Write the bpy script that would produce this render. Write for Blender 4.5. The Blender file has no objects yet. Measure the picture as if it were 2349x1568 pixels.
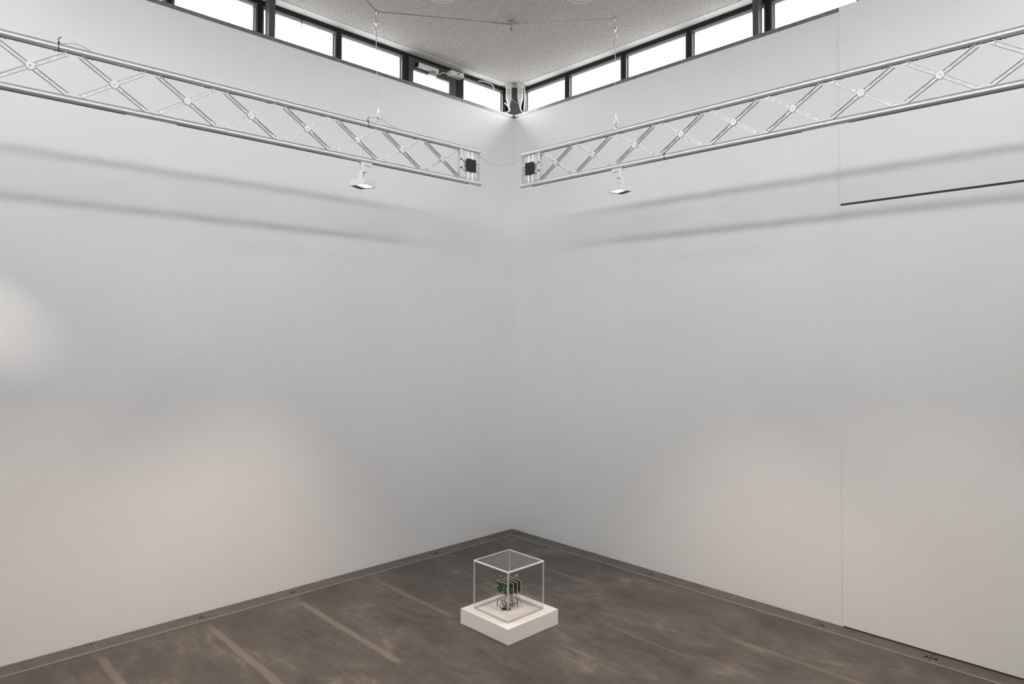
import bpy, math, random
from mathutils import Matrix, Vector
random.seed(7)
PI = math.pi
scn = bpy.context.scene
COL = scn.collection

# ------------------------------------------------------------------ camera
cam_d = bpy.data.cameras.new('camera')
cam = bpy.data.objects.new('camera', cam_d)
COL.objects.link(cam)
scn.camera = cam
F = Vector((-0.71690998, 0.69674226, 0.0242962))
R = Vector((0.69702274, 0.71703337, 0.00473751))
U = Vector((0.01412036, -0.02033137, 0.99969358))
m = Matrix.Identity(4)
for i in range(3):
    m[i][0], m[i][1], m[i][2] = R[i], U[i], -F[i]
m.translation = Vector((7.41742, -7.23161, 2.9))
cam.matrix_world = m
cam_d.sensor_fit = 'HORIZONTAL'
cam_d.sensor_width = 36.0
cam_d.lens = 1549.257 / 2349 * 36.0
cam_d.shift_y = -46.55 / 2349
cam_d.clip_start = 0.05
cam_d.clip_end = 200

# ------------------------------------------------------------------ sky, view
SKY = 36.5
w = bpy.data.worlds.new('sky')
scn.world = w
w.use_nodes = True
nt = w.node_tree
nt.nodes.clear()
wo = nt.nodes.new('ShaderNodeOutputWorld')
bg = nt.nodes.new('ShaderNodeBackground')
tc = nt.nodes.new('ShaderNodeTexCoord')
sx = nt.nodes.new('ShaderNodeSeparateXYZ')
cr = nt.nodes.new('ShaderNodeValToRGB')
mr = nt.nodes.new('ShaderNodeMapRange')
mr.inputs['From Min'].default_value = -0.02
mr.inputs['From Max'].default_value = 0.17
cr.color_ramp.elements[0].color = (0.3, 0.3, 0.29, 1)      # pale ground outside
cr.color_ramp.elements[1].color = (0.975, 0.975, 1.0, 1)       # overcast sky
bg.inputs['Strength'].default_value = SKY
nt.links.new(tc.outputs['Generated'], sx.inputs[0])
nt.links.new(sx.outputs['Z'], mr.inputs['Value'])
nt.links.new(mr.outputs[0], cr.inputs[0])
nt.links.new(cr.outputs[0], bg.inputs['Color'])
nt.links.new(bg.outputs[0], wo.inputs['Surface'])

ROOM = 9.6
ZC = 6.793          # ceiling
ZS = 6.29           # top of white walls
WP = 0.145          # recess of the clerestory windows
for nm, loc, rot, sz in (                                       # portals in the four window strips
        ('portal', (-0.2, -ROOM / 2, 6.56), (0, -PI / 2, 0), (0.46, ROOM)),
        ('portal', (ROOM + 0.2, -ROOM / 2, 6.56), (0, PI / 2, 0), (0.46, ROOM)),
        ('portal', (ROOM / 2, 0.2, 6.56), (-PI / 2, 0, 0), (ROOM, 0.46)),
        ('portal', (ROOM / 2, -ROOM - 0.2, 6.56), (PI / 2, 0, 0), (ROOM, 0.46))):
    ld = bpy.data.lights.new(nm, 'AREA')
    ld.shape = 'RECTANGLE'
    ld.size, ld.size_y = sz
    ld.cycles.is_portal = True
    lo = bpy.data.objects.new(nm, ld)
    lo.location = loc
    lo.rotation_euler = rot
    COL.objects.link(lo)

scn.view_settings.view_transform = 'Standard'
scn.view_settings.look = 'None'
scn.view_settings.exposure = 0.0
scn.view_settings.gamma = 1.0
scn.view_settings.use_curve_mapping = False
scn.cycles.max_bounces = 12
scn.cycles.diffuse_bounces = 8
scn.cycles.transparent_max_bounces = 24
scn.cycles.caustics_reflective = False
scn.cycles.caustics_refractive = False

# ------------------------------------------------------------------ materials
def principled(name, col, rough=0.5, metal=0.0, spec=0.5, emit=None, es=0.0):
    mt = bpy.data.materials.new(name)
    mt.use_nodes = True
    b = mt.node_tree.nodes['Principled BSDF']
    b.inputs['Base Color'].default_value = (*col, 1)
    b.inputs['Roughness'].default_value = rough
    b.inputs['Metallic'].default_value = metal
    b.inputs['Specular IOR Level'].default_value = spec
    if emit:
        b.inputs['Emission Color'].default_value = (*emit, 1)
        b.inputs['Emission Strength'].default_value = es
    return mt

class NT:
    """small helper around a material's node tree"""
    def __init__(s, mt):
        s.t = mt.node_tree
        s.b = mt.node_tree.nodes['Principled BSDF']
    def n(s, typ, **kw):
        nd = s.t.nodes.new(typ)
        for k, v in kw.items():
            setattr(nd, k, v)
        return nd
    def l(s, a, b):
        s.t.links.new(a, b)
    def math(s, op, a, b=None, clamp=False):
        nd = s.n('ShaderNodeMath', operation=op, use_clamp=clamp)
        for i, v in enumerate((a, b)):
            if v is None:
                continue
            if isinstance(v, (int, float)):
                nd.inputs[i].default_value = v
            else:
                s.l(v, nd.inputs[i])
        return nd.outputs[0]
    def noise(s, vec, scale, detail=4, rough=0.55):
        nd = s.n('ShaderNodeTexNoise')
        nd.inputs['Scale'].default_value = scale
        nd.inputs['Detail'].default_value = detail
        nd.inputs['Roughness'].default_value = rough
        s.l(vec, nd.inputs['Vector'])
        return nd.outputs['Fac']
    def ramp(s, fac, stops):
        nd = s.n('ShaderNodeValToRGB')
        e = nd.color_ramp.elements
        while len(e) < len(stops):
            e.new(0.5)
        for i, (p, c) in enumerate(stops):
            e[i].position = p
            e[i].color = (*c, 1) if len(c) == 3 else c
        s.l(fac, nd.inputs[0])
        return nd.outputs['Color']
    def mix(s, fac, a, b, blend='MIX'):
        nd = s.n('ShaderNodeMix', data_type='RGBA', blend_type=blend)
        for sock, v in ((nd.inputs[0], fac), (nd.inputs[6], a), (nd.inputs[7], b)):
            if isinstance(v, (int, float)):
                sock.default_value = v
            elif isinstance(v, tuple):
                sock.default_value = (*v, 1)
            else:
                s.l(v, sock)
        return nd.outputs[2]
    def bump(s, h, strength, dist):
        nd = s.n('ShaderNodeBump')
        nd.inputs['Strength'].default_value = strength
        nd.inputs['Distance'].default_value = dist
        s.l(h, nd.inputs['Height'])
        s.l(nd.outputs[0], s.b.inputs['Normal'])
    def obj(s):
        return s.n('ShaderNodeTexCoord').outputs['Object']
    def scaled(s, vec, sc):
        nd = s.n('ShaderNodeMapping')
        nd.inputs['Scale'].default_value = sc
        s.l(vec, nd.inputs['Vector'])
        return nd.outputs[0]

M = {}
# white wall paint, faint roller texture
mt = principled('wall_paint', (0.86, 0.86, 0.855), 0.85, spec=0.2)
h = NT(mt); v = h.obj()
c = h.ramp(h.noise(v, 1.3, 5), [(0.3, (0.85, 0.85, 0.845)), (0.7, (0.87, 0.87, 0.865))])
h.l(c, h.b.inputs['Base Color'])
h.bump(h.noise(v, 60, 4), 0.12, 0.004)
M['wall'] = mt
# rough sprayed ceiling plaster
mt = principled('ceiling_plaster', (0.55, 0.53, 0.5), 0.95, spec=0.1)
h = NT(mt); v = h.obj()
n1 = h.noise(v, 46, 3, 0.6)
n2 = h.noise(v, 0.9, 3)
c = h.ramp(n1, [(0.36, (0.55, 0.53, 0.505)), (0.62, (0.74, 0.72, 0.69))])
c = h.mix(h.math('MULTIPLY', n2, 0.35), c, (0.5, 0.485, 0.46))
h.l(c, h.b.inputs['Base Color'])
h.bump(n1, 0.9, 0.014)
M['ceiling'] = mt
M['ceiling_band'] = principled('smooth_ceiling_paint', (0.78, 0.78, 0.77), 0.7, spec=0.2)
# stained, burnished concrete
mt = principled('floor_concrete', (0.14, 0.12, 0.1), 0.45, spec=0.35)
h = NT(mt); v = h.obj()
warp = h.n('ShaderNodeTexNoise'); warp.inputs['Scale'].default_value = 0.9; warp.inputs['Detail'].default_value = 3
h.l(v, warp.inputs['Vector'])
vm = h.n('ShaderNodeVectorMath', operation='MULTIPLY_ADD')
h.l(warp.outputs['Color'], vm.inputs[0]); vm.inputs[1].default_value = (0.4, 0.4, 0); h.l(v, vm.inputs[2])
wv = vm.outputs[0]
big = h.noise(h.scaled(wv, (0.8, 1.25, 1)), 1.3, 8, 0.66)
mid = h.noise(h.scaled(wv, (1.0, 2.0, 1)), 4.2, 8, 0.7)
fin = h.noise(h.scaled(v, (3.0, 1.0, 1)), 22, 5, 0.65)
rot = h.n('ShaderNodeMapping'); rot.inputs['Rotation'].default_value = (0, 0, 0.6); rot.inputs['Scale'].default_value = (0.7, 7.0, 1)
h.l(wv, rot.inputs['Vector'])
strk = h.noise(rot.outputs[0], 3.0, 6, 0.7)
f = h.math('ADD', h.math('ADD', h.math('MULTIPLY', big, 0.5), h.math('MULTIPLY', mid, 0.33)), h.math('MULTIPLY', strk, 0.17))
col = h.ramp(f, [(0.40, (0.053, 0.048, 0.043)), (0.48, (0.086, 0.077, 0.067)), (0.545, (0.12, 0.106, 0.092)), (0.61, (0.215, 0.187, 0.158))])
col = h.mix(h.math('MULTIPLY', fin, 0.4), col, (0.085, 0.075, 0.066))
# pale filled strips running in line with the vent joints
sep = h.n('ShaderNodeSeparateXYZ'); h.l(v, sep.inputs[0])
wob = h.noise(v, 2.2, 4)
yw = h.math('ADD', sep.outputs['Y'], h.math('MULTIPLY', h.math('SUBTRACT', wob, 0.5), 0.05))
tot = None
for (ys, x0, x1, hw, k) in ((-0.93, 1.4, 2.45, 0.036, 0.55), (-1.08, 4.0, 5.9, 0.04, 0.5), (-1.72, 2.9, 4.2, 0.03, 0.3), (-1.62, 0.6, 1.4, 0.036, 0.35), (-2.71, 0.3, 1.95, 0.036, 0.6),
                            (-3.68, 0.3, 2.4, 0.042, 0.8), (-4.63, 0.3, 2.7, 0.044, 0.75), (-5.58, 0.3, 3.0, 0.044, 0.65), (-6.6, 0.3, 3.0, 0.044, 0.6)):
    d = h.math('ABSOLUTE', h.math('SUBTRACT', yw, ys))
    band = h.math('SUBTRACT', 1.0, h.math('MULTIPLY', h.math('SUBTRACT', d, hw * 0.55), 1 / (hw * 0.45)), clamp=True)
    e0 = h.math('MULTIPLY', h.math('SUBTRACT', sep.outputs['X'], x0), 4.0, clamp=True)
    e1 = h.math('MULTIPLY', h.math('SUBTRACT', x1, sep.outputs['X']), 8.0, clamp=True)
    s_ = h.math('MULTIPLY', h.math('MULTIPLY', band, e0), h.math('MULTIPLY', e1, k))
    tot = s_ if tot is None else h.math('MAXIMUM', tot, s_)
tot = h.math('MULTIPLY', tot, h.math('ADD', 0.45, h.math('MULTIPLY', mid, 0.9), clamp=True))
col = h.mix(tot, col, (0.2, 0.172, 0.146))
# pale rubbed patches
sp = h.noise(v, 70, 2)
spk = h.math('MULTIPLY', h.math('SUBTRACT', sp, 0.735), 18, clamp=True)
col = h.mix(h.math('MULTIPLY', spk, 0.5), col, (0.33, 0.29, 0.25))
h.l(col, h.b.inputs['Base Color'])
rr = h.n('ShaderNodeMapRange'); rr.inputs['To Min'].default_value = 0.38; rr.inputs['To Max'].default_value = 0.6
h.l(mid, rr.inputs['Value']); h.l(rr.outputs[0], h.b.inputs['Roughness'])
h.bump(fin, 0.05, 0.002)
M['floor'] = mt
# perforated vent plate: woven look of small square openings
def grate(name, base, hole):
    mt = principled(name, base, 0.5, 0.6)
    h = NT(mt); v = h.obj()
    sep = h.n('ShaderNodeSeparateXYZ'); h.l(v, sep.inputs[0])
    p = 0.0125
    a = h.math('ABSOLUTE', h.math('SUBTRACT', h.math('FRACT', h.math('MULTIPLY', sep.outputs['X'], 1 / p)), 0.5))
    b = h.math('ABSOLUTE', h.math('SUBTRACT', h.math('FRACT', h.math('MULTIPLY', sep.outputs['Y'], 1 / p)), 0.5))
    mk = h.math('LESS_THAN', h.math('MAXIMUM', a, b), 0.3)
    n = h.noise(v, 6, 4)
    bc = h.ramp(n, [(0.3, tuple(x * 0.8 for x in base)), (0.7, tuple(x * 1.25 for x in base))])
    c = h.mix(mk, bc, hole)
    h.l(c, h.b.inputs['Base Color'])
    h.l(h.math('MULTIPLY', h.math('SUBTRACT', 1.0, mk), 0.5), h.b.inputs['Metallic'])
    h.bump(h.math('SUBTRACT', 1.0, mk), 0.4, 0.003)
    return mt
M['grate'] = grate('perforated_vent_metal', (0.2, 0.182, 0.163), (0.055, 0.05, 0.045))
M['vent_plain'] = principled('plain_vent_metal', (0.12, 0.112, 0.102), 0.5, 0.4)
M['edge_strip'] = principled('bright_edge_strip', (0.5, 0.46, 0.42), 0.35, 0.6)
M['trench'] = principled('dark_trench', (0.02, 0.02, 0.02), 0.9)
M['hole'] = principled('open_hole_black', (0.006, 0.006, 0.006), 1.0, spec=0.0)
M['black'] = principled('black_plastic', (0.012, 0.012, 0.012), 0.5)
M['soft_black'] = principled('black_cover_plate', (0.018, 0.019, 0.019), 0.55, spec=0.3)
M['frame_dark'] = principled('dark_window_frame', (0.014, 0.015, 0.016), 0.45, spec=0.25)
M['frame_grey'] = principled('grey_window_metal', (0.16, 0.165, 0.17), 0.35, 0.3)
M['bead'] = principled('pale_glazing_bead', (0.42, 0.43, 0.43), 0.4, 0.3)
M['post'] = principled('dark_grey_steel_post', (0.085, 0.085, 0.085), 0.5, spec=0.3)
mt = principled('galvanised_sill', (0.2, 0.205, 0.21), 0.42, 0.55)
h = NT(mt); v = h.obj()
h.l(h.ramp(h.noise(v, 14, 4), [(0.3, (0.16, 0.163, 0.168)), (0.7, (0.25, 0.255, 0.262))]), h.b.inputs['Base Color'])
M['sill'] = mt
mt = principled('brushed_aluminium', (0.75, 0.75, 0.75), 0.52, 1.0)
h = NT(mt); v = h.obj()
n = h.noise(h.scaled(v, (1.5, 60, 60)), 8, 3)
h.l(h.ramp(n, [(0.3, (0.72, 0.72, 0.72)), (0.7, (0.8, 0.8, 0.8))]), h.b.inputs['Base Color'])
M['alu'] = mt
M['alu_cast'] = principled('cast_aluminium', (0.62, 0.63, 0.635), 0.5, 0.85)
M['zinc'] = principled('bright_zinc_steel', (0.55, 0.56, 0.57), 0.32, 0.95)
M['steel_wire'] = principled('steel_wire_rope', (0.42, 0.42, 0.41), 0.5, 0.6)
M['dark_wire'] = principled('dull_steel_wire', (0.22, 0.21, 0.2), 0.5, 0.5)
M['cable_white'] = principled('white_cable_sheath', (0.78, 0.77, 0.74), 0.5)
M['lamp_white'] = principled('white_lamp_enamel', (0.8, 0.8, 0.79), 0.45)
M['plastic_white'] = principled('white_plastic', (0.76, 0.76, 0.72), 0.4)
M['plastic_grey'] = principled('grey_plastic', (0.28, 0.28, 0.27), 0.5)
M['lamp_glow'] = principled('lit_diffuser', (0.9, 0.85, 0.8), 0.5, emit=(1.0, 0.86, 0.72), es=9.0)
M['reflector'] = principled('lamp_reflector', (0.7, 0.6, 0.5), 0.3, 0.6)
M['plinth'] = principled('plinth_white_lacquer', (0.84, 0.83, 0.82), 0.5, spec=0.3)
# window glass: lets light through, slight sheen
def clear(name, tint, ior, edge=False):
    mt = bpy.data.materials.new(name)
    mt.use_nodes = True
    t = mt.node_tree
    t.nodes.clear()
    o = t.nodes.new('ShaderNodeOutputMaterial')
    mx = t.nodes.new('ShaderNodeMixShader')
    tr = t.nodes.new('ShaderNodeBsdfTransparent')
    gl = t.nodes.new('ShaderNodeBsdfGlossy')
    f0 = ((ior - 1) / (ior + 1)) ** 2
    lw = t.nodes.new('ShaderNodeLayerWeight')
    lw.inputs['Blend'].default_value = 0.5
    pw = t.nodes.new('ShaderNodeMath'); pw.operation = 'POWER'; pw.inputs[1].default_value = 5.0
    fr = t.nodes.new('ShaderNodeMath'); fr.operation = 'MULTIPLY_ADD'
    fr.inputs[1].default_value = 1 - f0; fr.inputs[2].default_value = f0
    t.links.new(lw.outputs['Facing'], pw.inputs[0])
    t.links.new(pw.outputs[0], fr.inputs[0])
    tr.inputs['Color'].default_value = (*tint, 1)
    gl.inputs['Roughness'].default_value = 0.02
    t.links.new(fr.outputs[0], mx.inputs[0])
    t.links.new(tr.outputs[0], mx.inputs[1])
    t.links.new(gl.outputs[0], mx.inputs[2])
    t.links.new(mx.outputs[0], o.inputs['Surface'])
    return mt
M['glass'] = clear('window_glass', (0.98, 0.985, 0.98), 1.25)
M['glass_film'] = clear('window_glass_with_sun_film', (0.555, 0.558, 0.562), 1.25)
M['glass_pale'] = clear('window_glass_pale_film', (0.89, 0.89, 0.895), 1.25)
M['acrylic'] = clear('clear_acrylic', (0.985, 0.985, 0.985), 1.55)
def edge_mat(name, col, fac):
    mt = bpy.data.materials.new(name)
    mt.use_nodes = True
    t = mt.node_tree
    b = t.nodes['Principled BSDF']
    b.inputs['Base Color'].default_value = (*col, 1)
    b.inputs['Roughness'].default_value = 0.15
    tr = t.nodes.new('ShaderNodeBsdfTransparent')
    mx = t.nodes.new('ShaderNodeMixShader')
    mx.inputs[0].default_value = fac
    t.links.new(tr.outputs[0], mx.inputs[1])
    t.links.new(b.outputs[0], mx.inputs[2])
    t.links.new(mx.outputs[0], t.nodes['Material Output'].inputs['Surface'])
    return mt
M['acrylic_edge'] = edge_mat('polished_acrylic_edge', (0.93, 0.92, 0.91), 0.38)
M['acrylic_top'] = edge_mat('bright_acrylic_rim', (0.97, 0.95, 0.93), 0.92)
M['acrylic_foot'] = edge_mat('acrylic_foot_seam', (0.62, 0.62, 0.63), 0.45)
def pcb(name, a, b):
    mt = principled(name, a, 0.4)
    h = NT(mt); v = h.obj()
    vo = h.n('ShaderNodeTexVoronoi'); vo.inputs['Scale'].default_value = 95; h.l(v, vo.inputs['Vector'])
    n = h.noise(v, 55, 3)
    c = h.ramp(n, [(0.38, a), (0.6, b)])
    c = h.mix(h.math('LESS_THAN', vo.outputs['Distance'], 0.13), c, (0.42, 0.38, 0.3))
    h.l(c, h.b.inputs['Base Color'])
    return mt
M['pcb'] = pcb('green_circuit_board', (0.012, 0.06, 0.035), (0.03, 0.13, 0.075))
M['pcb_edge'] = principled('raw_board_edge', (0.55, 0.5, 0.42), 0.6)
M['chip'] = principled('chip_black', (0.02, 0.02, 0.022), 0.4)
M['chip_red'] = principled('dark_red_component', (0.22, 0.015, 0.02), 0.35)
M['cream'] = principled('cream_plastic', (0.75, 0.62, 0.46), 0.5)
M['pin'] = principled('tinned_pins', (0.75, 0.72, 0.66), 0.3, 0.8)
M['red_wire'] = principled('salmon_wire', (0.62, 0.2, 0.13), 0.5)

# ------------------------------------------------------------------ mesh helpers
class MB:
    def __init__(s):
        s.v, s.f, s.sm = [], [], []
    def add(s, vs, fs, smooth=False, mat=None):
        o = len(s.v)
        for p in vs:
            p = Vector(p)
            s.v.append(tuple(mat @ p) if mat is not None else tuple(p))
        for f in fs:
            s.f.append(tuple(i + o for i in f))
            s.sm.append(smooth)
        return s
    def box(s, a, b, mat=None, bev=0.0):
        x0, x1 = sorted((a[0], b[0])); y0, y1 = sorted((a[1], b[1])); z0, z1 = sorted((a[2], b[2]))
        vs = [(x0, y0, z0), (x1, y0, z0), (x1, y1, z0), (x0, y1, z0), (x0, y0, z1), (x1, y0, z1), (x1, y1, z1), (x0, y1, z1)]
        return s.add(vs, [(0, 3, 2, 1), (4, 5, 6, 7), (0, 1, 5, 4), (1, 2, 6, 5), (2, 3, 7, 6), (3, 0, 4, 7)], False, mat)
    def cbox(s, c, d, mat=None):
        return s.box([c[i] - d[i] / 2 for i in range(3)], [c[i] + d[i] / 2 for i in range(3)], mat)
    def cyl(s, p, q, r, n=16, r2=None, mat=None, smooth=True, caps=True):
        p, q = Vector(p), Vector(q)
        d = (q - p).normalized()
        a = d.orthogonal().normalized(); b = d.cross(a)
        r2 = r if r2 is None else r2
        vs = []
        for c, rr in ((p, r), (q, r2)):
            for i in range(n):
                t = 2 * PI * i / n
                vs.append(c + (a * math.cos(t) + b * math.sin(t)) * rr)
        fs = [(i, (i + 1) % n, n + (i + 1) % n, n + i) for i in range(n)]
        s.add(vs, fs, smooth, mat)
        if caps:
            s.add(vs[:n], [tuple(reversed(range(n)))], False, mat)
            s.add(vs[n:], [tuple(range(n))], False, mat)
        return s
    def tube(s, pts, r, n=8, mat=None):
        pts = [Vector(p) for p in pts]
        rings = []
        up = None
        for i, p in enumerate(pts):
            d = (pts[min(i + 1, len(pts) - 1)] - pts[max(i - 1, 0)]).normalized()
            if up is None:
                up = d.orthogonal().normalized()
            a = (up - d * up.dot(d))
            a = a.normalized() if a.length > 1e-6 else d.orthogonal().normalized()
            up = a
            b = d.cross(a)
            rings.append([p + (a * math.cos(2 * PI * k / n) + b * math.sin(2 * PI * k / n)) * r for k in range(n)])
        vs = [v for rg in rings for v in rg]
        fs = []
        for i in range(len(rings) - 1):
            for k in range(n):
                fs.append((i * n + k, i * n + (k + 1) % n, (i + 1) * n + (k + 1) % n, (i + 1) * n + k))
        fs.append(tuple(reversed(range(n))))
        fs.append(tuple(range((len(rings) - 1) * n, len(rings) * n)))
        return s.add(vs, fs, True, mat)
    def torus(s, c, axis, r, t, n=24, k=8, mat=None):
        c, axis = Vector(c), Vector(axis).normalized()
        a = axis.orthogonal().normalized(); b = axis.cross(a)
        vs, fs = [], []
        for i in range(n):
            th = 2 * PI * i / n
            rd = a * math.cos(th) + b * math.sin(th)
            for j in range(k):
                ph = 2 * PI * j / k
                vs.append(c + rd * (r + t * math.cos(ph)) + axis * t * math.sin(ph))
        for i in range(n):
            for j in range(k):
                fs.append((i * k + j, ((i + 1) % n) * k + j, ((i + 1) % n) * k + (j + 1) % k, i * k + (j + 1) % k))
        return s.add(vs, fs, True, mat)
    def prism(s, poly, z0, z1, mat=None):
        n = len(poly)
        vs = [(x, y, z0) for x, y in poly] + [(x, y, z1) for x, y in poly]
        fs = [(i, (i + 1) % n, n + (i + 1) % n, n + i) for i in range(n)] + [tuple(reversed(range(n))), tuple(range(n, 2 * n))]
        return s.add(vs, fs, False, mat)
    def mesh(s, name, mat):
        me = bpy.data.meshes.new(name)
        me.from_pydata(s.v, [], s.f)
        me.polygons.foreach_set('use_smooth', s.sm)
        me.materials.append(M[mat] if isinstance(mat, str) else mat)
        me.update()
        return me
    def build(s, name, mat, parent=None, loc=None, rot=None):
        return link(name, s.mesh(name, mat), parent, loc, rot)

def link(name, me, parent=None, loc=None, rot=None):
    o = bpy.data.objects.new(name, me)
    COL.objects.link(o)
    if parent is not None:
        o.parent = parent
    if loc is not None:
        o.location = loc
    if rot is not None:
        o.rotation_euler = rot
    return o

def bevel(o, wd, seg=2):
    md = o.modifiers.new('bevel', 'BEVEL')
    md.width = wd
    md.segments = seg
    md.limit_method = 'ANGLE'
    return o

def empty(name, loc=(0, 0, 0), rot=(0, 0, 0)):
    o = bpy.data.objects.new(name, None)
    o.empty_display_size = 0.1
    COL.objects.link(o)
    o.location = loc
    o.rotation_euler = rot
    return o

def tag(o, label, cat, group=None):
    o['label'] = label
    o['category'] = cat
    if group:
        o['group'] = group
    return o

def struct(o):
    o['kind'] = 'structure'
    return o

def spline(pts, n=8):
    """Catmull-Rom through pts"""
    P = [Vector(p) for p in pts]
    P = [P[0] * 2 - P[1]] + P + [P[-1] * 2 - P[-2]]
    out = []
    for i in range(1, len(P) - 2):
        for k in range(n):
            t = k / n
            a, b, c, d = P[i - 1], P[i], P[i + 1], P[i + 2]
            out.append(0.5 * ((2 * b) + (c - a) * t + (2 * a - 5 * b + 4 * c - d) * t * t + (3 * b - a - 3 * c + d) * t ** 3))
    out.append(P[-2])
    return out

# ------------------------------------------------------------------ room shell
G = 0.245        # width of the floor vent channel along the walls
b = MB()
b.box((G, -ROOM - 0.3, -0.2), (ROOM + 0.3, -G, 0.0))
struct(b.build('floor', 'floor'))
b = MB()
b.box((-0.3, -ROOM - 0.3, -0.2), (G, 0.3, -0.09)).box((G, -G, -0.2), (ROOM + 0.3, 0.3, -0.09))
struct(b.build('trim_1', 'trench'))
b = MB(); b.box((-0.32, -ROOM - 0.32, ZC), (ROOM + 0.32, 0.32, ZC + 0.2))
struct(b.build('ceiling', 'ceiling'))
WT = 0.2
SX = 4.812      # vertical seam in the right wall
b = MB(); b.box((-WT, -ROOM - WT, -0.09), (0, WT, ZS)); struct(b.build('wall_left', 'wall'))
b = MB(); b.box((0, 0, -0.09), (ROOM + WT, WT, ZS)); struct(b.build('wall_right', 'wall'))
b = MB(); b.box((ROOM, -ROOM - WT, 0), (ROOM + WT, 0, ZS)); struct(b.build('wall_back', 'wall'))
b = MB(); b.box((0, -ROOM - WT, 0), (ROOM, -ROOM, ZS)); struct(b.build('wall_front', 'wall'))
# boarded-out second half of the right wall, two panels with a dark slot between
b = MB(); b.box((SX, -0.012, 4.292), (ROOM - 0.01, 0.0, 6.335))
p_up = b.build('wall_panel', 'wall')
tag(p_up, 'upper white wall panel between the clerestory windows and the long dark slot', 'wall panel', 'flush white wall panels')
b = MB(); b.box((SX, -0.012, 0.012), (ROOM - 0.01, 0.0, 4.270))
p_lo = b.build('wall_panel', 'wall')
tag(p_lo, 'tall white wall panel from the floor vent up to the long dark slot', 'wall panel', 'flush white wall panels')
b = MB(); b.box((SX + 0.004, -0.009, 4.270), (ROOM - 0.01, -0.001, 4.292))
struct(b.build('trim_2', 'black'))
b = MB(); b.box((SX, -0.006, -0.06), (ROOM - 0.01, 0.0, 0.012)); struct(b.build('trim_16', 'black'))
# galvanised sill edges
b = MB(); b.box((-WT, -ROOM, ZS), (0.004, -0.004, 6.336)); struct(b.build('trim_3', 'sill'))
b = MB(); b.box((-0.004, -0.004, ZS), (SX, WT, 6.336)); struct(b.build('trim_4', 'sill'))
b = MB(); b.box((SX, 0.0, ZS), (ROOM, WT, 6.334)); struct(b.build('trim_5', 'sill'))
b = MB(); b.box((ROOM, -ROOM, ZS), (ROOM + WT, 0, 6.336)); struct(b.build('trim_6', 'sill'))
b = MB(); b.box((0, -ROOM - WT, ZS), (ROOM, -ROOM, 6.336)); struct(b.build('trim_7', 'sill'))
# smooth white bands at the ceiling's edge
b = MB(); b.box((-WP - 0.01, -ROOM, ZC - 0.006), (0.005, -0.17, ZC)); struct(b.build('trim_8', 'ceiling_band'))
b = MB(); b.box((0.17, -0.005, ZC - 0.006), (ROOM, WP + 0.01, ZC)); struct(b.build('trim_9', 'ceiling_band'))
# bright strip between vent channel and concrete
b = MB(); b.box((G - 0.012, -ROOM, -0.09), (G, -G, 0.004)); struct(b.build('trim_10', 'edge_strip'))
b = MB(); b.box((G - 0.012, -G, -0.09), (ROOM, -G + 0.012, 0.004)); struct(b.build('trim_11', 'edge_strip'))
# corner post between the two window strips
b = MB(); b.cbox((0, 0, 0), (0.2, 0.12, ZC - 6.336))
struct(b.build('trim_12', 'post', loc=(-0.085, 0.085, (ZC + 6.336) / 2), rot=(0, 0, PI / 4)))

b = MB(); b.box((-0.2, -0.06, 6.336), (-0.15, 0.2, ZC)).box((-0.15, 0.15, 6.336), (0.06, 0.2, ZC))
struct(b.build('trim_15', 'frame_dark'))

# ------------------------------------------------------------------ clerestory windows
# built in local frame: X along the strip, Y outwards (0 = inner frame face), Z up from the sill
WZ0, WZ1 = 6.336, ZC
HW = WZ1 - WZ0
def window(idx, wid, loc, rz, glass='glass_film'):
    """one fixed light; frame members with depth, pane set back"""
    r = struct(empty('window_%d' % idx, loc, (0, 0, rz)))
    fr = MB()
    fr.box((0, 0, HW - 0.046), (wid, 0.06, HW))
    fr.build('frame_head', 'frame_dark', r)
    for x in (0.0, wid - 0.027):
        MB().box((x, 0.0, 0), (x + 0.027, 0.014, HW - 0.046)).build('frame_jamb', 'frame_dark', r)
    for x in (0.0, wid - 0.05):
        MB().box((x, 0.014, 0), (x + 0.05, 0.06, HW - 0.046)).build('jamb_return', 'frame_grey', r)
    MB().box((0.05, 0.03, HW - 0.088), (wid - 0.05, 0.06, HW - 0.046)).build('glazing_bead', 'bead', r)
    for x in (0.05, wid - 0.066):
        MB().box((x, 0.044, 0), (x + 0.016, 0.06, HW - 0.088)).build('glazing_bead', 'bead', r)
    MB().box((0.05, 0.0, -0.004), (wid - 0.05, 0.06, 0.012)).build('frame_sill', 'frame_grey', r)
    MB().box((0.05, 0.05, 0.012), (wid - 0.05, 0.056, HW - 0.088)).build('pane', glass, r)
    return r

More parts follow.
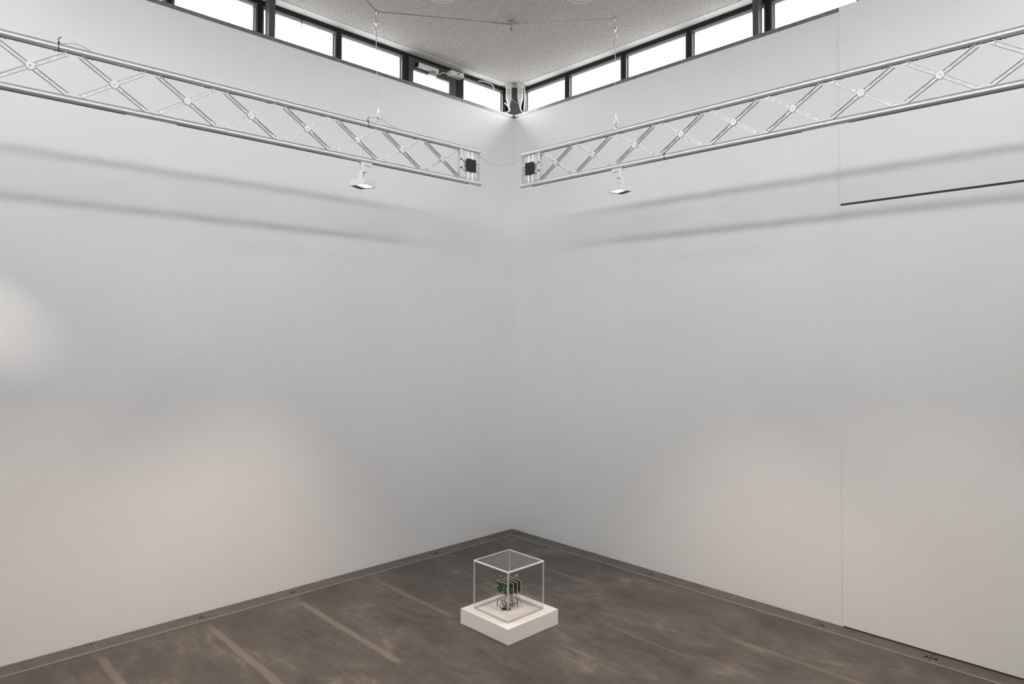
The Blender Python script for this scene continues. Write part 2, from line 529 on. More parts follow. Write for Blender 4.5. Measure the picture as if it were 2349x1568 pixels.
def tilt_window(idx, wid, loc, rz):
    r = struct(empty('window_%d' % idx, loc, (0, 0, rz)))
    MB().box((0, 0, HW - 0.046), (wid, 0.06, HW)).build('frame_head', 'frame_dark', r)
    for x, wd in ((0.0, 0.05), (wid - 0.12, 0.12)):
        MB().box((x, 0.0, 0), (x + wd, 0.06, HW - 0.046)).build('frame_jamb', 'frame_dark', r)
    # sash: four members around a smaller pane
    x0, x1 = 0.05, wid - 0.122
    gx0, gx1, gz0, gz1 = 0.125, 0.785, 0.075, 0.262
    s = MB()
    s.box((x0, -0.012, 0.01), (gx0, 0.05, HW - 0.05)).box((gx1, -0.012, 0.01), (x1, 0.05, HW - 0.05))
    s.box((gx0, -0.012, 0.01), (gx1, 0.05, gz0)).box((gx0, -0.012, gz1), (gx1, 0.05, HW - 0.05))
    sash = s.build('sash', 'post', r)
    s = MB()
    s.box((gx0, 0.0, gz1 - 0.022), (gx1, 0.03, gz1)).box((gx1 - 0.03, 0.0, gz0), (gx1, 0.03, gz1 - 0.022))
    s.build('glazing_bead', 'bead', sash)
    MB().box((gx0, 0.03, gz0), (gx1, 0.036, gz1)).build('pane', 'glass_film', sash)
    # chain actuator, bracket and control box
    a = MB(); a.box((0.17, -0.075, 0.285), (0.52, -0.012, 0.345))
    act = bevel(a.build('actuator', 'plastic_white', r), 0.008)
    MB().box((0.155, -0.07, 0.288), (0.17, -0.014, 0.342)).build('end_cap', 'black', act)
    MB().cyl((0.425, -0.045, 0.245), (0.425, -0.045, 0.285), 0.05, 20).build('drive_housing', 'plastic_grey', act)
    k = MB(); k.box((0.37, -0.05, 0.232), (0.5, -0.014, 0.25)).cyl((0.4, -0.045, 0.24), (0.4, -0.045, 0.272), 0.016, 12).cyl((0.47, -0.045, 0.24), (0.47, -0.045, 0.275), 0.022, 12)
    k.build('bracket', 'plastic_white', act)
    c = MB(); c.box((0.7, -0.13, 0.315), (0.935, -0.012, 0.375))
    cb = bevel(c.build('control_box', 'plastic_white', r), 0.005)
    MB().box((0.8, -0.133, 0.338), (0.85, -0.129, 0.35)).build('badge', 'chip', cb)
    c = MB(); c.tube(spline([(0.52, -0.04, 0.29), (0.56, -0.04, 0.292), (0.6, -0.05, 0.325), (0.65, -0.06, 0.325), (0.72, -0.06, 0.335)]), 0.006)
    c.build('cable', 'cable_white', r)
    c = MB(); c.tube(spline([(0.93, -0.1, 0.355), (0.955, -0.07, 0.42), (0.96, -0.03, HW)]), 0.008)
    c.build('cable', 'cable_white', r)
    return r

# left strip: local X runs towards the room corner (+Y)
n = 1
edges = [-8.93, -7.93, -6.93, -5.93, -4.93, -3.957, -2.94, -1.93, -0.93, -0.05]
for a, c in zip(edges[:-1], edges[1:]):
    fn = tilt_window if abs(a + 1.93) < 0.01 else window
    fn(n, c - a, (-WP, a, WZ0), PI / 2)
    n += 1
edges = [0.05, 0.946, 1.955, 2.96, 3.982, 4.98, 5.98, 6.98, 7.98, 8.98]
for a, c in zip(edges[:-1], edges[1:]):
    window(n, c - a, (a, WP, WZ0), 0.0)
    n += 1
for a in range(9):                                           # strips behind the camera
    window(n, 1.0, (ROOM + WP, -0.3 - a, WZ0), -PI / 2, 'glass_pale'); n += 1
    window(n, 1.0, (1.3 + a, -ROOM - WP, WZ0), PI, 'glass'); n += 1
# steel posts standing in front of the glazing, one per strip
for loc in ((-0.06, -3.875), (3.9, 0.06)):
    d = (0.1, 0.075) if loc[0] < 0 else (0.07, 0.1)
    struct(MB().cbox((loc[0], loc[1], (WZ0 + ZC) / 2), (d[0], d[1], HW)).build('trim_%d' % (13 if loc[0] < 0 else 14), 'post'))
# small loose fittings on the left window heads
o = MB().box((-0.004, -0.004, -0.17), (0.004, 0.004, 0.0)).build('window_stay', 'frame_dark', loc=(-0.12, -3.46, ZC - 0.03), rot=(0.05, 0, 0))
tag(o, 'thin dark stay rod hanging down from the window head rail', 'rod')
c = MB(); c.tube(spline([(-0.13, -0.62, 6.745), (-0.11, -0.55, 6.752), (-0.1, -0.45, 6.752), (-0.1, -0.36, 6.74), (-0.1, -0.33, 6.69), (-0.1, -0.325, 6.62)]), 0.007)
tag(c.build('loose_cable', 'cable_white'), 'short white cable end drooping over the corner window pane', 'cable')

# ------------------------------------------------------------------ floor vents
def vent(x0, x1, y0, y1, mat, label, group, holes):
    b = MB(); b.box((x0, y0, -0.006), (x1, y1, 0.0))
    if x1 - x0 > y1 - y0:
        b.box((x0, y0, -0.09), (x1, y0 + 0.006, -0.006)).box((x0, y1 - 0.006, -0.09), (x1, y1, -0.006))
    else:
        b.box((x0, y0, -0.09), (x0 + 0.006, y1, -0.006)).box((x1 - 0.006, y0, -0.09), (x1, y1, -0.006))
    o = b.build('floor_vent', mat)
    tag(o, label, 'floor vent', group)
    for (hx, hy, dx, dy) in holes:
        k = MB()
        k.cyl((hx, hy, -0.002), (hx, hy, 0.0012), 0.014, 14)
        k.cbox((hx + dx * 0.024, hy + dy * 0.024, -0.0004), (0.008 + abs(dx) * 0.03, 0.008 + abs(dy) * 0.03, 0.003))
        k.build('finger_hole', 'hole', o)
    return o
ORD = ('first', 'second', 'third', 'fourth', 'fifth', 'sixth', 'seventh', 'eighth')
g0, g1 = 0.006, G - 0.012
jl = [-0.58 - k for k in range(9)]
vent(g0, g1, jl[0] + 0.002, -g0, 'vent_plain', 'plain dark vent cover filling the room corner under the windowed wall with motor', 'floor vent', [])
for k in range(8):
    hs = []
    if k == 0:
        hs = [(0.125, jl[1] + 0.035, 0, -1)]
    if k in (3, 4):
        hs = [(0.13, jl[k] - 0.04, 0, 1)]
    vent(g0, g1, jl[k + 1] + 0.002, jl[k] - 0.002, 'grate', 'perforated dark vent panel, %s one from the corner cover under the tilting window\'s wall' % ORD[k], 'vent panels along the wall with the tilting window', hs)
jr = [0.62 + k for k in range(9)]
vent(G, jr[0] - 0.002, -g1, -g0, 'vent_plain', 'plain dark vent cover beside the corner under the wall with the slot', 'floor vent', [])
for k in range(8):
    hs = []
    if k == 2: hs = [(jr[2] - 0.04, -0.13, 1, 0)]
    if k == 3: hs = []
    if k == 4: hs = [(jr[4] + 0.04, -0.13, -1, 0), (jr[5] - 0.04, -0.13, 1, 0)]
    if k == 5: hs = [(jr[5] + 0.04, -0.13, -1, 0)]
    if k == 1: hs = [(jr[2] - 0.04, -0.13, 1, 0)]
    if k == 2: hs = []
    vent(jr[k] + 0.002, jr[k + 1] - 0.002, -g1, -g0, 'grate', 'perforated dark vent panel, %s one from the corner cover under the slotted wall' % ORD[k], 'vent panels along the slotted wall', hs)

# ------------------------------------------------------------------ trusses
SEP = 0.354
TR = 0.0262
ARM = None
def arm_mesh():
    """one perforated channel brace, along +X from the hub"""
    b = MB()
    L0, L1, hw = 0.026, 0.262, 0.0125
    holes = [(0.075, 0.125), (0.145, 0.195)]
    xs = [L0] + [x for hh in holes for x in hh] + [L1]
    for i in range(0, len(xs), 2):
        b.box((xs[i], -0.0015, -hw), (xs[i + 1], 0.0015, hw))
    for a, c in holes:
        b.box((a, -0.0015, -hw), (c, 0.0015, -0.006)).box((a, -0.0015, 0.006), (c, 0.0015, hw))
    for s in (-1, 1):
        b.box((L0, -0.014, s * hw - 0.0014), (L1, 0.014, s * hw + 0.0014))
    return b.mesh('brace', 'alu_cast')
def screw_mesh():
    b = MB()
    b.cyl((0, -0.007, 0), (0, 0.007, 0), 0.0085, 12)
    return b.mesh('screw', 'zinc')
def screw_socket_mesh():
    return MB().cyl((0, -0.0075, 0), (0, 0.0075, 0), 0.0036, 8).mesh('screw_socket', 'chip')
def hub_mesh():
    b = MB()
    pts = [(0.031 * math.cos(PI / 6 * (2 * k) + PI / 6), 0.031 * math.sin(PI / 6 * (2 * k) + PI / 6)) for k in range(6)]
    vs = [(x, -0.012, z) for x, z in pts] + [(x, 0.012, z) for x, z in pts]
    fs = [(i, (i + 1) % 6, 6 + (i + 1) % 6, 6 + i) for i in range(6)] + [tuple(reversed(range(6))), tuple(range(6, 12))]
    b.add(vs, fs)
    return b.mesh('hub', 'alu_cast')
def hub_bolt_mesh():
    b = MB(); b.cyl((0, -0.016, 0), (0, 0.016, 0), 0.0085, 14)
    return b.mesh('bolt', 'zinc')
ME = dict(arm=arm_mesh(), screw=screw_mesh(), socket=screw_socket_mesh(), hub=hub_mesh(), bolt=hub_bolt_mesh())
ME['bsock'] = MB().cyl((0, -0.0166, 0), (0, 0.0166, 0), 0.0042, 8).mesh('bolt_socket', 'chip')
def gusset_mesh():
    """thin wedge plate under/over the tube where two braces meet; apex up at z=0"""
    b = MB()
    for s in (-1, 1):
        poly = [(s * 0.004, 0.0), (s * 0.075, 0.0), (s * 0.075, -0.008), (s * 0.05, -0.03)]
        vs = [(x, -0.001, z) for x, z in poly] + [(x, 0.001, z) for x, z in poly]
        b.add(vs, [(0, 1, 5, 4), (1, 2, 6, 5), (2, 3, 7, 6), (3, 0, 4, 7), (0, 1, 2, 3), (7, 6, 5, 4)])
    return b.mesh('gusset', 'alu_cast')
ME['gusset'] = gusset_mesh()

def truss(loc, rz, tilt, c0, pitch, ncross, label, splice, slot0):
    r = empty('lighting_truss', loc, (0, tilt, rz))
    tag(r, label, 'truss', 'aluminium lighting trusses')
    L = c0 + pitch * ncross - pitch * 0.5 + 0.2
    zt, zb = SEP / 2, -SEP / 2
    tt = MB().cyl((0, 0, zt), (L, 0, zt), TR, 40).build('top_tube', 'alu', r)
    bt = MB().cyl((-0.012, 0, zb), (L, 0, zb), TR, 40).build('bottom_tube', 'alu', r)
    # track slot on the underside of both tubes
    k = MB().box((slot0, -0.008, zb - TR - 0.0012), (splice - 0.18, 0.008, zb - TR + 0.006)).box((splice + 0.18, -0.008, zb - TR - 0.0012), (L, 0.008, zb - TR + 0.006))
    k.build('track_slot', 'black', bt)
    MB().cyl((slot0 - 0.015, 0, zb - TR - 0.004), (slot0 - 0.015, 0, zb - TR + 0.004), 0.012, 12).build('end_stop', 'black', bt)
    MB().box((0.3, -0.007, zt - TR - 0.0012), (L, 0.007, zt - TR + 0.005)).build('track_slot', 'black', tt)
    for tb, zz in ((tt, zt), (bt, zb)):
        MB().cyl((splice, 0, zz), (splice + 0.002, 0, zz), TR + 0.0004, 40).build('splice_seam', 'dark_wire', tb)
    # crosses
    for i in range(ncross):
        cx = c0 + pitch * i
        ang = math.atan2(0.5 * SEP - 0.006, 0.5 * pitch)
        for sx_ in (1, -1):
            for sz in (1, -1):
                th = ang * sz if sx_ > 0 else PI - ang * sz
                a = link('brace', ME['arm'], r, (cx, 0, 0), (0, -th, 0))
                for q in (0.05, 0.24):
                    sc = link('screw', ME['screw'], a, (q, 0, 0))
                for q in (0.05, 0.24):
                    link('screw_socket', ME['socket'], a, (q, 0, 0))
        hb = link('hub', ME['hub'], r, (cx, 0, 0))
        link('bolt', ME['bolt'], hb)
        link('bolt_socket', ME['bsock'], hb)
        if i:
            jx = cx - pitch / 2
            link('gusset', ME['gusset'], r, (jx, 0, zt - TR))
            link('gusset', ME['gusset'], r, (jx, 0, zb + TR), (PI, 0, 0))
            for q in (-0.115, -0.09, 0.09, 0.115):
                MB().cyl((jx + q, 0, zt - TR - 0.006), (jx + q, 0, zt - TR), 0.006, 8).build('rivet', 'chip', tt)
    # end plate between the tubes
    h0 = SEP / 2 - TR + 0.003
    e = MB()
    T = 0.004
    xs = [(0.012, 0.03), (0.068, 0.222)]
    for a, c in xs:
        e.box((a, -T, -h0), (c, T, h0))
    for (a, c) in ((0.03, 0.068), (0.222, 0.262)):
        for z0, z1 in ((h0 - 0.045, h0), (0.028, 0.062), (-0.062, -0.028), (-h0, -h0 + 0.045)):
            e.box((a, -T, z0), (c, T, z1))
    plate = e.build('end_plate', 'alu_cast', r)
    MB().box((0.262, -0.02, -h0), (0.296, 0.02, h0)).build('side_flange', 'alu_cast', plate)
    MB().box((0.008, -0.014, -h0), (0.014, 0.014, h0)).build('side_flange', 'alu_cast', plate)
    for z in (0.045, -0.045):
        MB().cyl((0.01, 0, z), (0.27, 0, z), 0.0145, 16).build('crossbar', 'alu', plate)
        MB().cyl((0.279, -0.0212, z), (0.279, 0.0212, z), 0.0125, 16).build('plug_hole', 'black', plate)
    for x in (0.105, 0.165):
        MB().cyl((x, 0, -h0), (x, 0, h0), 0.0095, 12).build('ridge', 'zinc', plate)
    for x in (0.035, 0.068, 0.135, 0.2, 0.235):
        for s in (1, -1):
            MB().cbox((x, 0, s * (h0 - 0.014)), (0.009, 0.022, 0.028)).build('lug', 'zinc', plate)
    for s in (-1, 1):
        bevel(MB().cbox((0.138, s * 0.024, 0.0), (0.13, 0.012, 0.135)).build('cover_plate', 'soft_black', plate), 0.003)
    return r

ZL, ZR = 4.7905, 4.814
tl = truss((1.8, -2.289, ZL), -PI / 2, 0.0082, 0.530, 0.5127, 12, 'aluminium lattice truss along the tilting window wall', 3.347, 0.2)
tr_ = truss((1.984, -1.8, ZR), 0.0, 0.0128, 0.524, 0.5185, 12, 'aluminium lattice truss along the slotted wall', 3.368, 0.2)
def zL(y): return ZL + (y + 2.289) * 0.0082
def zR(x): return ZR - (x - 1.984) * 0.0128

# ------------------------------------------------------------------ floodlights on the trusses
def floodlight(loc, rz, armside, label, aim, power, size, warm=(1.0, 0.8, 0.64)):
    """loc = underside of the tube"""
    r = empty('floodlight', loc)
    tag(r, label, 'floodlight', 'white floodlights on the trusses')
    truss_rot = 0.0 if armside == 'R' else -PI / 2
    ad = MB().box((-0.095, -0.016, -0.022), (0.03, 0.016, 0.004)).box((-0.1, -0.013, -0.03), (-0.055, 0.013, -0.02))
    bevel(ad.build('track_adapter', 'lamp_white', r, rot=(0, 0, truss_rot)), 0.003)
    MB().cyl((0, 0, -0.085), (0, 0, -0.01), 0.021, 20).build('stem', 'lamp_white', r)
    br = MB().cbox((0, 0, -0.091), (0.075, 0.075, 0.012))
    bevel(br.build('swivel_plate', 'lamp_white', r, rot=(0, 0, rz)), 0.002)
    HB = -0.235
    off = -0.034 if armside == 'L' else 0.034
    axis = 0 if armside == 'L' else 0
    a = MB().cbox((off, 0, -0.135), (0.008, 0.042, 0.1))
    arm = a.build('support_arm', 'lamp_white', r, rot=(0, 0, rz + (PI / 2 if armside == 'L' else 0)))
    MB().cyl((off - 0.006, 0.008, -0.172), (off + 0.006, 0.008, -0.172), 0.006, 10).build('bolt', 'chip', arm)
    MB().tube(spline([(0.0, 0, -0.09), (0.004, 0.01, -0.12), (-0.004, -0.004, -0.15), (0.006, 0.0, -0.182)]), 0.003).build('lead', 'plastic_grey', r)
    s = size / 2
    t = 0.004
    hd = MB()
    hd.box((-s, -s, HB + 0.056 - t), (s, s, HB + 0.056))
    for (x0, x1, y0, y1) in ((-s, -s + t, -s, s), (s - t, s, -s, s), (-s, s, -s, -s + t), (-s, s, s - t, s)):
        hd.box((x0, y0, HB), (x1, y1, HB + 0.056 - t))
    house = hd.build('housing', 'lamp_white', r, rot=(0, 0, rz))
    i = s - t
    bz = MB()
    wx, wy = (0.04, 0.012) if armside == 'L' else (0.012, 0.04)
    bn = 0.004
    bz.box((-i, -i, HB + 0.001), (-i + wx, i, HB + 0.005)).box((i - bn, -i, HB + 0.001), (i, i, HB + 0.005))
    bz.box((-i + wx, i - wy, HB + 0.001), (i - bn, i, HB + 0.005)).box((-i + wx, -i, HB + 0.001), (i - bn, -i + bn, HB + 0.005))
    bz.build('bezel', 'black', house)
    rf = MB()
    if armside == 'L':
        rf.box((-i + wx, -i + bn, HB + 0.004), (-i + wx + 0.028, i - wy, HB + 0.012))
    else:
        rf.box((-i + wx, i - wy - 0.028, HB + 0.004), (i - bn, i - wy, HB + 0.012))
    rf.build('reflector', 'reflector', house)
    MB().box((-i, -i, HB + 0.014), (i, i, HB + 0.018)).build('diffuser', 'lamp_glow', house)
    ld = bpy.data.lights.new('floodlight_beam', 'SPOT')
    ld.energy = power
    ld.color = warm
    ld.spot_size = math.radians(aim[1])
    ld.spot_blend = 1.0
    ld.shadow_soft_size = 0.06
    lo = bpy.data.objects.new('floodlight_beam', ld)
    COL.objects.link(lo)
    lp = Vector(loc) + Vector((0, 0, HB - 0.065))
    lo.location = lp
    lo.rotation_euler = (Vector(aim[0]) - lp).to_track_quat('-Z', 'Y').to_euler()
    return r
def lampL(y): return (1.8, y, zL(y) - SEP / 2 - TR)
def lampR(x): return (x, -1.8, zR(x) - SEP / 2 - TR)
floodlight(lampL(-3.775), math.radians(25), 'L', 'white square floodlight on the tilting window wall\'s truss below its suspension wire', ((1.5, -4.4, 0), 77), 330, 0.175)
floodlight(lampR(3.365), math.radians(-18), 'R', 'white square floodlight on the slotted wall\'s truss below its suspension wire', ((4.0, -1.6, 0), 74), 290, 0.17)
# further floodlights along the same trusses, beyond the frame
floodlight(lampL(-7.2), math.radians(25), 'L', 'white square floodlight at the free end of the tilting window wall\'s truss', ((1.9, -5.8, 0), 86), 395, 0.175)
floodlight(lampR(6.95), math.radians(-18), 'R', 'white square floodlight at the free end of the slotted wall\'s truss', ((5.4, -2.0, 0), 88), 360, 0.17)

floodlight(lampL(-8.2), math.radians(25), 'L', 'white square floodlight nearest the truss tip, washing the tilting window wall', ((0.0, -6.5, 3.06), 20), 95, 0.175, (1.0, 0.95, 0.88))

# ------------------------------------------------------------------ suspension wires
def wire_drop(top, bot, label):
    r = empty('suspension_wire', bot)
    tag(r, label, 'wire', 'steel wires holding the trusses')
    tp = Vector(top) - Vector(bot)
    r_ = 0.0034
    MB().cyl((0, 0, 0.13), (tp.x, tp.y, tp.z - 0.2), r_, 8).build('wire', 'steel_wire', r)
    # upper thimble and ferrule
    MB().cyl((tp.x, tp.y, tp.z - 0.28), (tp.x, tp.y, tp.z - 0.2), 0.008, 10).build('ferrule', 'zinc', r)
    def ring(c, r1, t, zs):
        mt_ = Matrix.Translation(c) @ Matrix.Diagonal((1, 1, zs, 1))
        return MB().torus((0, 0, 0), (1, -1, 0), r1, t, 22, 8, mat=mt_)
    ring(Vector((tp.x, tp.y, tp.z - 0.165)), 0.013, 0.004, 2.8).build('thimble', 'zinc', r)
    ring(Vector((tp.x, tp.y, tp.z - 0.06)), 0.0125, 0.005, 5.0).build('carabiner', 'zinc', r)
    # lower end
    MB().cyl((0, 0, 0.1), (0, 0, 0.15), 0.008, 10).build('ferrule', 'zinc', r)
    ring(Vector((0, 0, 0.082)), 0.014, 0.0045, 1.9).build('thimble', 'zinc', r)
    k = MB().torus((0, 0, 0.03), (1, 1, 0.3), 0.024, 0.006, 18, 8)
    k.build('shackle', 'zinc', r)
    MB().cyl((0, 0, -0.006), (0, 0, 0.012), 0.014, 12).build('eye_nut', 'zinc', r)
    return r
A = Vector((1.8, -3.644, 6.085)); B = Vector((3.3, -1.8, 6.13))
wire_drop(A, (1.8, -3.61, zL(-3.61) + SEP / 2 + TR), 'vertical steel wire from the tilting window wall\'s truss up to bridle')
wire_drop(B, (3.313, -1.8, zR(3.313) + SEP / 2 + TR), 'vertical steel wire from the slotted wall\'s truss up to bridle')
CA = Vector((1.5, -1.52, ZC - 0.03))
def bridle(knee, far, mat, label, beads):
    r = empty('bridle_wire', far)
    tag(r, label, 'wire', 'bridle wires under the ceiling')
    o = Vector(far)
    d = (knee - CA).normalized()
    MB().tube([CA - o, knee - o], 0.0042, 8).build('wire', mat, r)
    MB().tube([knee - o, Vector((0, 0, 0))], 0.0042, 8).build('wire', mat, r)
    MB().cyl((0, 0, -0.01), (0, 0, 0.004), 0.02, 12).build('ceiling_plate', 'zinc', r)
    for i in range(beads):
        p = CA + d * (0.08 + 0.085 * i) - o
        MB().torus(p, d, 0.012, 0.006, 12, 6).build('wire_clamp', 'zinc', r)
        MB().cyl(p + Vector((0, 0, -0.026)), p + Vector((0, 0, 0.012)), 0.005, 8).build('clamp_bolt', 'zinc', r)
    MB().tube([CA + d * 0.03 - o, CA + d * 0.36 - o], 0.0065, 8).build('turnbuckle', mat, r)
    return r
bridle(A, Vector((1.8, -4.66, ZC)), 'dark_wire', 'dull bridle wire slung to the tilting window wall\'s truss', 3)
bridle(B, Vector((7.45, -1.8, ZC)), 'steel_wire', 'pale bridle wire slung to the slotted wall\'s truss', 3)
r = empty('ceiling_anchor', (CA.x, CA.y, ZC))
tag(r, 'small steel anchor bolt in the ceiling where both bridle wires meet', 'anchor')
MB().cyl((0, 0, -0.02), (0, 0, 0), 0.035, 16).build('flange', 'zinc', r)
MB().cyl((0, 0, -0.115), (0, 0, -0.01), 0.008, 10).build('threaded_rod', 'dark_wire', r)
MB().torus((0, 0, -0.045), (1, 1, 0), 0.022, 0.006, 16, 8).build('eye', 'zinc', r)

# ------------------------------------------------------------------ cables and ties on the trusses
def L3(u, y, z):  # point on left truss: u from its end, y towards the room, z above truss centre
    return Vector((1.8 + y, -2.289 - u, zL(-2.289 - u) + z))
def R3(u, y, z):
    return Vector((1.984 + u, -1.8 + y, zR(1.984 + u) + z))
a, c = L3(0.02, -0.02, SEP / 2 - TR - 0.006), R3(0.02, 0.02, SEP / 2 - TR - 0.004)
mid = (a + c) / 2 + Vector((0, 0, -0.085))
k = MB().tube(spline([L3(0.1, -0.02, SEP / 2 - TR - 0.002), a, a.lerp(mid, 0.5) + Vector((0, 0, -0.025)), mid, c.lerp(mid, 0.5) + Vector((0, 0, -0.025)), c, R3(0.1, 0.02, SEP / 2 - TR - 0.002)], 10), 0.0065)
tag(k.build('link_cable', 'cable_white'), 'white cable sagging between the ends of the two trusses', 'cable')
TZ = SEP / 2 + TR
k = MB().tube(spline([L3(1.52, -0.01, TZ), L3(1.47, -0.01, TZ + 0.012), L3(1.4, -0.005, TZ + 0.05), L3(1.32, 0, TZ + 0.07), L3(1.24, -0.005, TZ + 0.045), L3(1.15, -0.01, TZ + 0.02), L3(1.05, -0.015, TZ + 0.0), L3(0.95, -0.018, TZ - 0.002)]), 0.005)
tag(k.build('truss_cable', 'cable_white'), 'thin white cable looped over the truss under its suspension wire', 'cable')
k = MB().tube(spline([L3(3.95, -0.015, TZ - 0.002), L3(3.93, -0.01, TZ + 0.01), L3(3.86, -0.012, TZ + 0.035), L3(3.8, -0.014, TZ + 0.03), L3(3.74, -0.016, TZ), L3(3.7, -0.02, TZ - 0.012)]), 0.006)
tag(k.build('truss_cable', 'cable_white'), 'white cable arching over the truss beside a black cable tie', 'cable')
def tie(p, axis, tail, label):
    r = empty('cable_tie', p)
    tag(r, label, 'cable tie', 'black cable ties on the trusses')
    MB().torus((0, 0, 0), axis, TR + 0.0016, 0.0026, 28, 8).build('band', 'black', r)
    if tail:
        hd = MB().cbox((0, 0, TR + 0.006), (0.012, 0.012, 0.012))
        hd.build('head', 'black', r)
        MB().tube([(0, 0, TR + 0.006), (0.004, -0.006, TR + 0.03), (0.006, 0.012, TR + 0.048)], 0.003, 6).build('tail', 'black', r)
    return r
tie(L3(1.435, 0, SEP / 2), (0.15, 1, 0.0), True, 'black cable tie around the top tube beside the suspension wire')
tie(L3(3.955, 0, SEP / 2), (0.2, 1, 0.0), True, 'black cable tie around the top tube beside the arching white cable')
tie(R3(1.903, 0, -SEP / 2), (1, 0.1, 0), False, 'short black tie around the bottom tube past the floodlight')

# ------------------------------------------------------------------ ceiling outlets
def outlet(loc, label):
    r = empty('ceiling_outlet', loc)
    tag(r, label, 'ceiling outlet', 'round outlets in the ceiling')
    MB().torus((0, 0, -0.008), (0, 0, 1), 0.15, 0.02, 40, 10).build('rim', 'plastic_white', r)
    MB().cyl((0, 0, -0.016), (0, 0, 0.0), 0.14, 40, 0.146).build('dish', 'plastic_white', r)
    MB().torus((0, 0, -0.017), (0, 0, 1), 0.085, 0.009, 32, 8).build('ring', 'plastic_white', r)
    for k in range(14):
        t = 2 * PI * k / 14
        MB().cyl((0.06 * math.cos(t), 0.06 * math.sin(t), -0.0175), (0.06 * math.cos(t), 0.06 * math.sin(t), -0.01), 0.009, 8).build('louvre_hole', 'plastic_grey', r)
    return r
outlet((1.42, -2.53, ZC), 'round white outlet set in the ceiling above the tilting window wall\'s truss')
outlet((2.52, -1.42, ZC), 'round white outlet set in the ceiling above the slotted wall\'s truss')

# ------------------------------------------------------------------ hanging sockets in the corner
def socket(loc, rz, loop, label):
    r = empty('hanging_socket', loc, (0, 0, rz))
    tag(r, label, 'socket', 'white hanging power couplings in the corner')
    bevel(MB().cbox((0, 0, -0.018), (0.105, 0.09, 0.036)).build('mounting_flange', 'plastic_white', r), 0.004)
    bevel(MB().cbox((0, 0, -0.135), (0.088, 0.08, 0.2)).build('body', 'plastic_white', r), 0.012)
    for z in (-0.105, -0.15):
        MB().cbox((0, -0.041, z), (0.055, 0.004, 0.012)).build('vent_slot', 'plastic_grey', r)
    MB().cyl((0, 0, -0.3), (0, 0, -0.235), 0.024, 16, 0.04).build('plug', 'plastic_white', r)
    MB().cyl((0, 0, -0.36), (0, 0, -0.3), 0.014, 14, 0.022).build('strain_relief', 'plastic_white', r)
    if loop:
        pts = [(0, 0, -0.35), (0.015, 0, -0.38), (0.012, 0, -0.41), (-0.03, 0.0, -0.43), (-0.06, 0, -0.44), (-0.062, 0, -0.452), (-0.04, 0, -0.452), (-0.01, 0.0, -0.43), (0.01, 0, -0.4), (-0.01, 0.01, -0.34), (-0.06, 0.02, -0.28)]
    else:
        pts = [(0, 0, -0.35), (0.006, 0, -0.39), (0.02, 0, -0.42), (0.04, 0.0, -0.445), (0.055, 0.005, -0.42), (0.065, 0.01, -0.3), (0.07, 0.02, -0.15), (0.06, 0.02, -0.03)]
    MB().tube(spline(pts), 0.009).build('cable', 'cable_white', r)
    return r
socket((0.0, -0.115, ZC), PI / 4, True, 'white hanging power coupling with a looped cable beside the corner post')
socket((0.135, 0.0, ZC), PI / 4, False, 'white hanging power coupling with straight cables beside the corner post')
k = MB().tube(spline([(0.02, -0.09, 6.58), (0.06, -0.04, 6.52), (0.12, 0.0, 6.5)]), 0.003)
tag(k.build('thin_cord', 'cable_white'), 'thin pale cord hanging between the two power couplings', 'cord')

# ------------------------------------------------------------------ plinth and display case
PX0, PX1, PY0, PY1, PZ = 2.083, 2.781, -2.757, -2.052, 0.150
b = MB().box((PX0, PY0, 0), (PX1, PY1, PZ))
tag(bevel(b.build('plinth', 'plinth'), 0.002), 'low square white plinth standing on the concrete floor', 'plinth')
VX0, VX1, VY0, VY1, VZ = 2.172, 2.680, -2.663, -2.156, 0.638
cx, cy = (VX0 + VX1) / 2, (VY0 + VY1) / 2
r = empty('display_case', (cx, cy, PZ))
tag(r, 'clear acrylic display case standing on the white plinth', 'display case')
hx, hy, hz, T = (VX1 - VX0) / 2, (VY1 - VY0) / 2, VZ - PZ, 0.012
for nm, a, c in (('pane', (-hx + T, -hy, 0.014), (hx - T, -hy + T, hz - T)), ('pane', (-hx + T, hy - T, 0.014), (hx - T, hy, hz - T)),
                 ('pane', (-hx, -hy + T, 0.014), (-hx + T, hy - T, hz - T)), ('pane', (hx - T, -hy + T, 0.014), (hx, hy - T, hz - T)),
                 ('top_pane', (-hx + T, -hy + T, hz - T), (hx - T, hy - T, hz))):
    MB().box(a, c).build(nm, 'acrylic', r)
for sx_ in (-1, 1):
    for sy in (-1, 1):
        MB().box((sx_ * hx, sy * hy, 0.0), (sx_ * (hx - T), sy * (hy - T), hz - T)).build('corner_edge', 'acrylic_edge', r)
for s in (-1, 1):
    MB().box((-hx, s * hy, hz - T), (hx, s * (hy - T), hz)).build('top_edge', 'acrylic_top', r)
    MB().box((s * hx, -hy + T, hz - T), (s * (hx - T), hy - T, hz)).build('top_edge', 'acrylic_top', r)
    MB().box((-hx + T, s * hy, 0), (hx - T, s * (hy - T), 0.014)).build('bottom_edge', 'acrylic_foot', r)
    MB().box((s * hx, -hy + T, 0), (s * (hx - T), hy - T, 0.014)).build('bottom_edge', 'acrylic_foot', r)

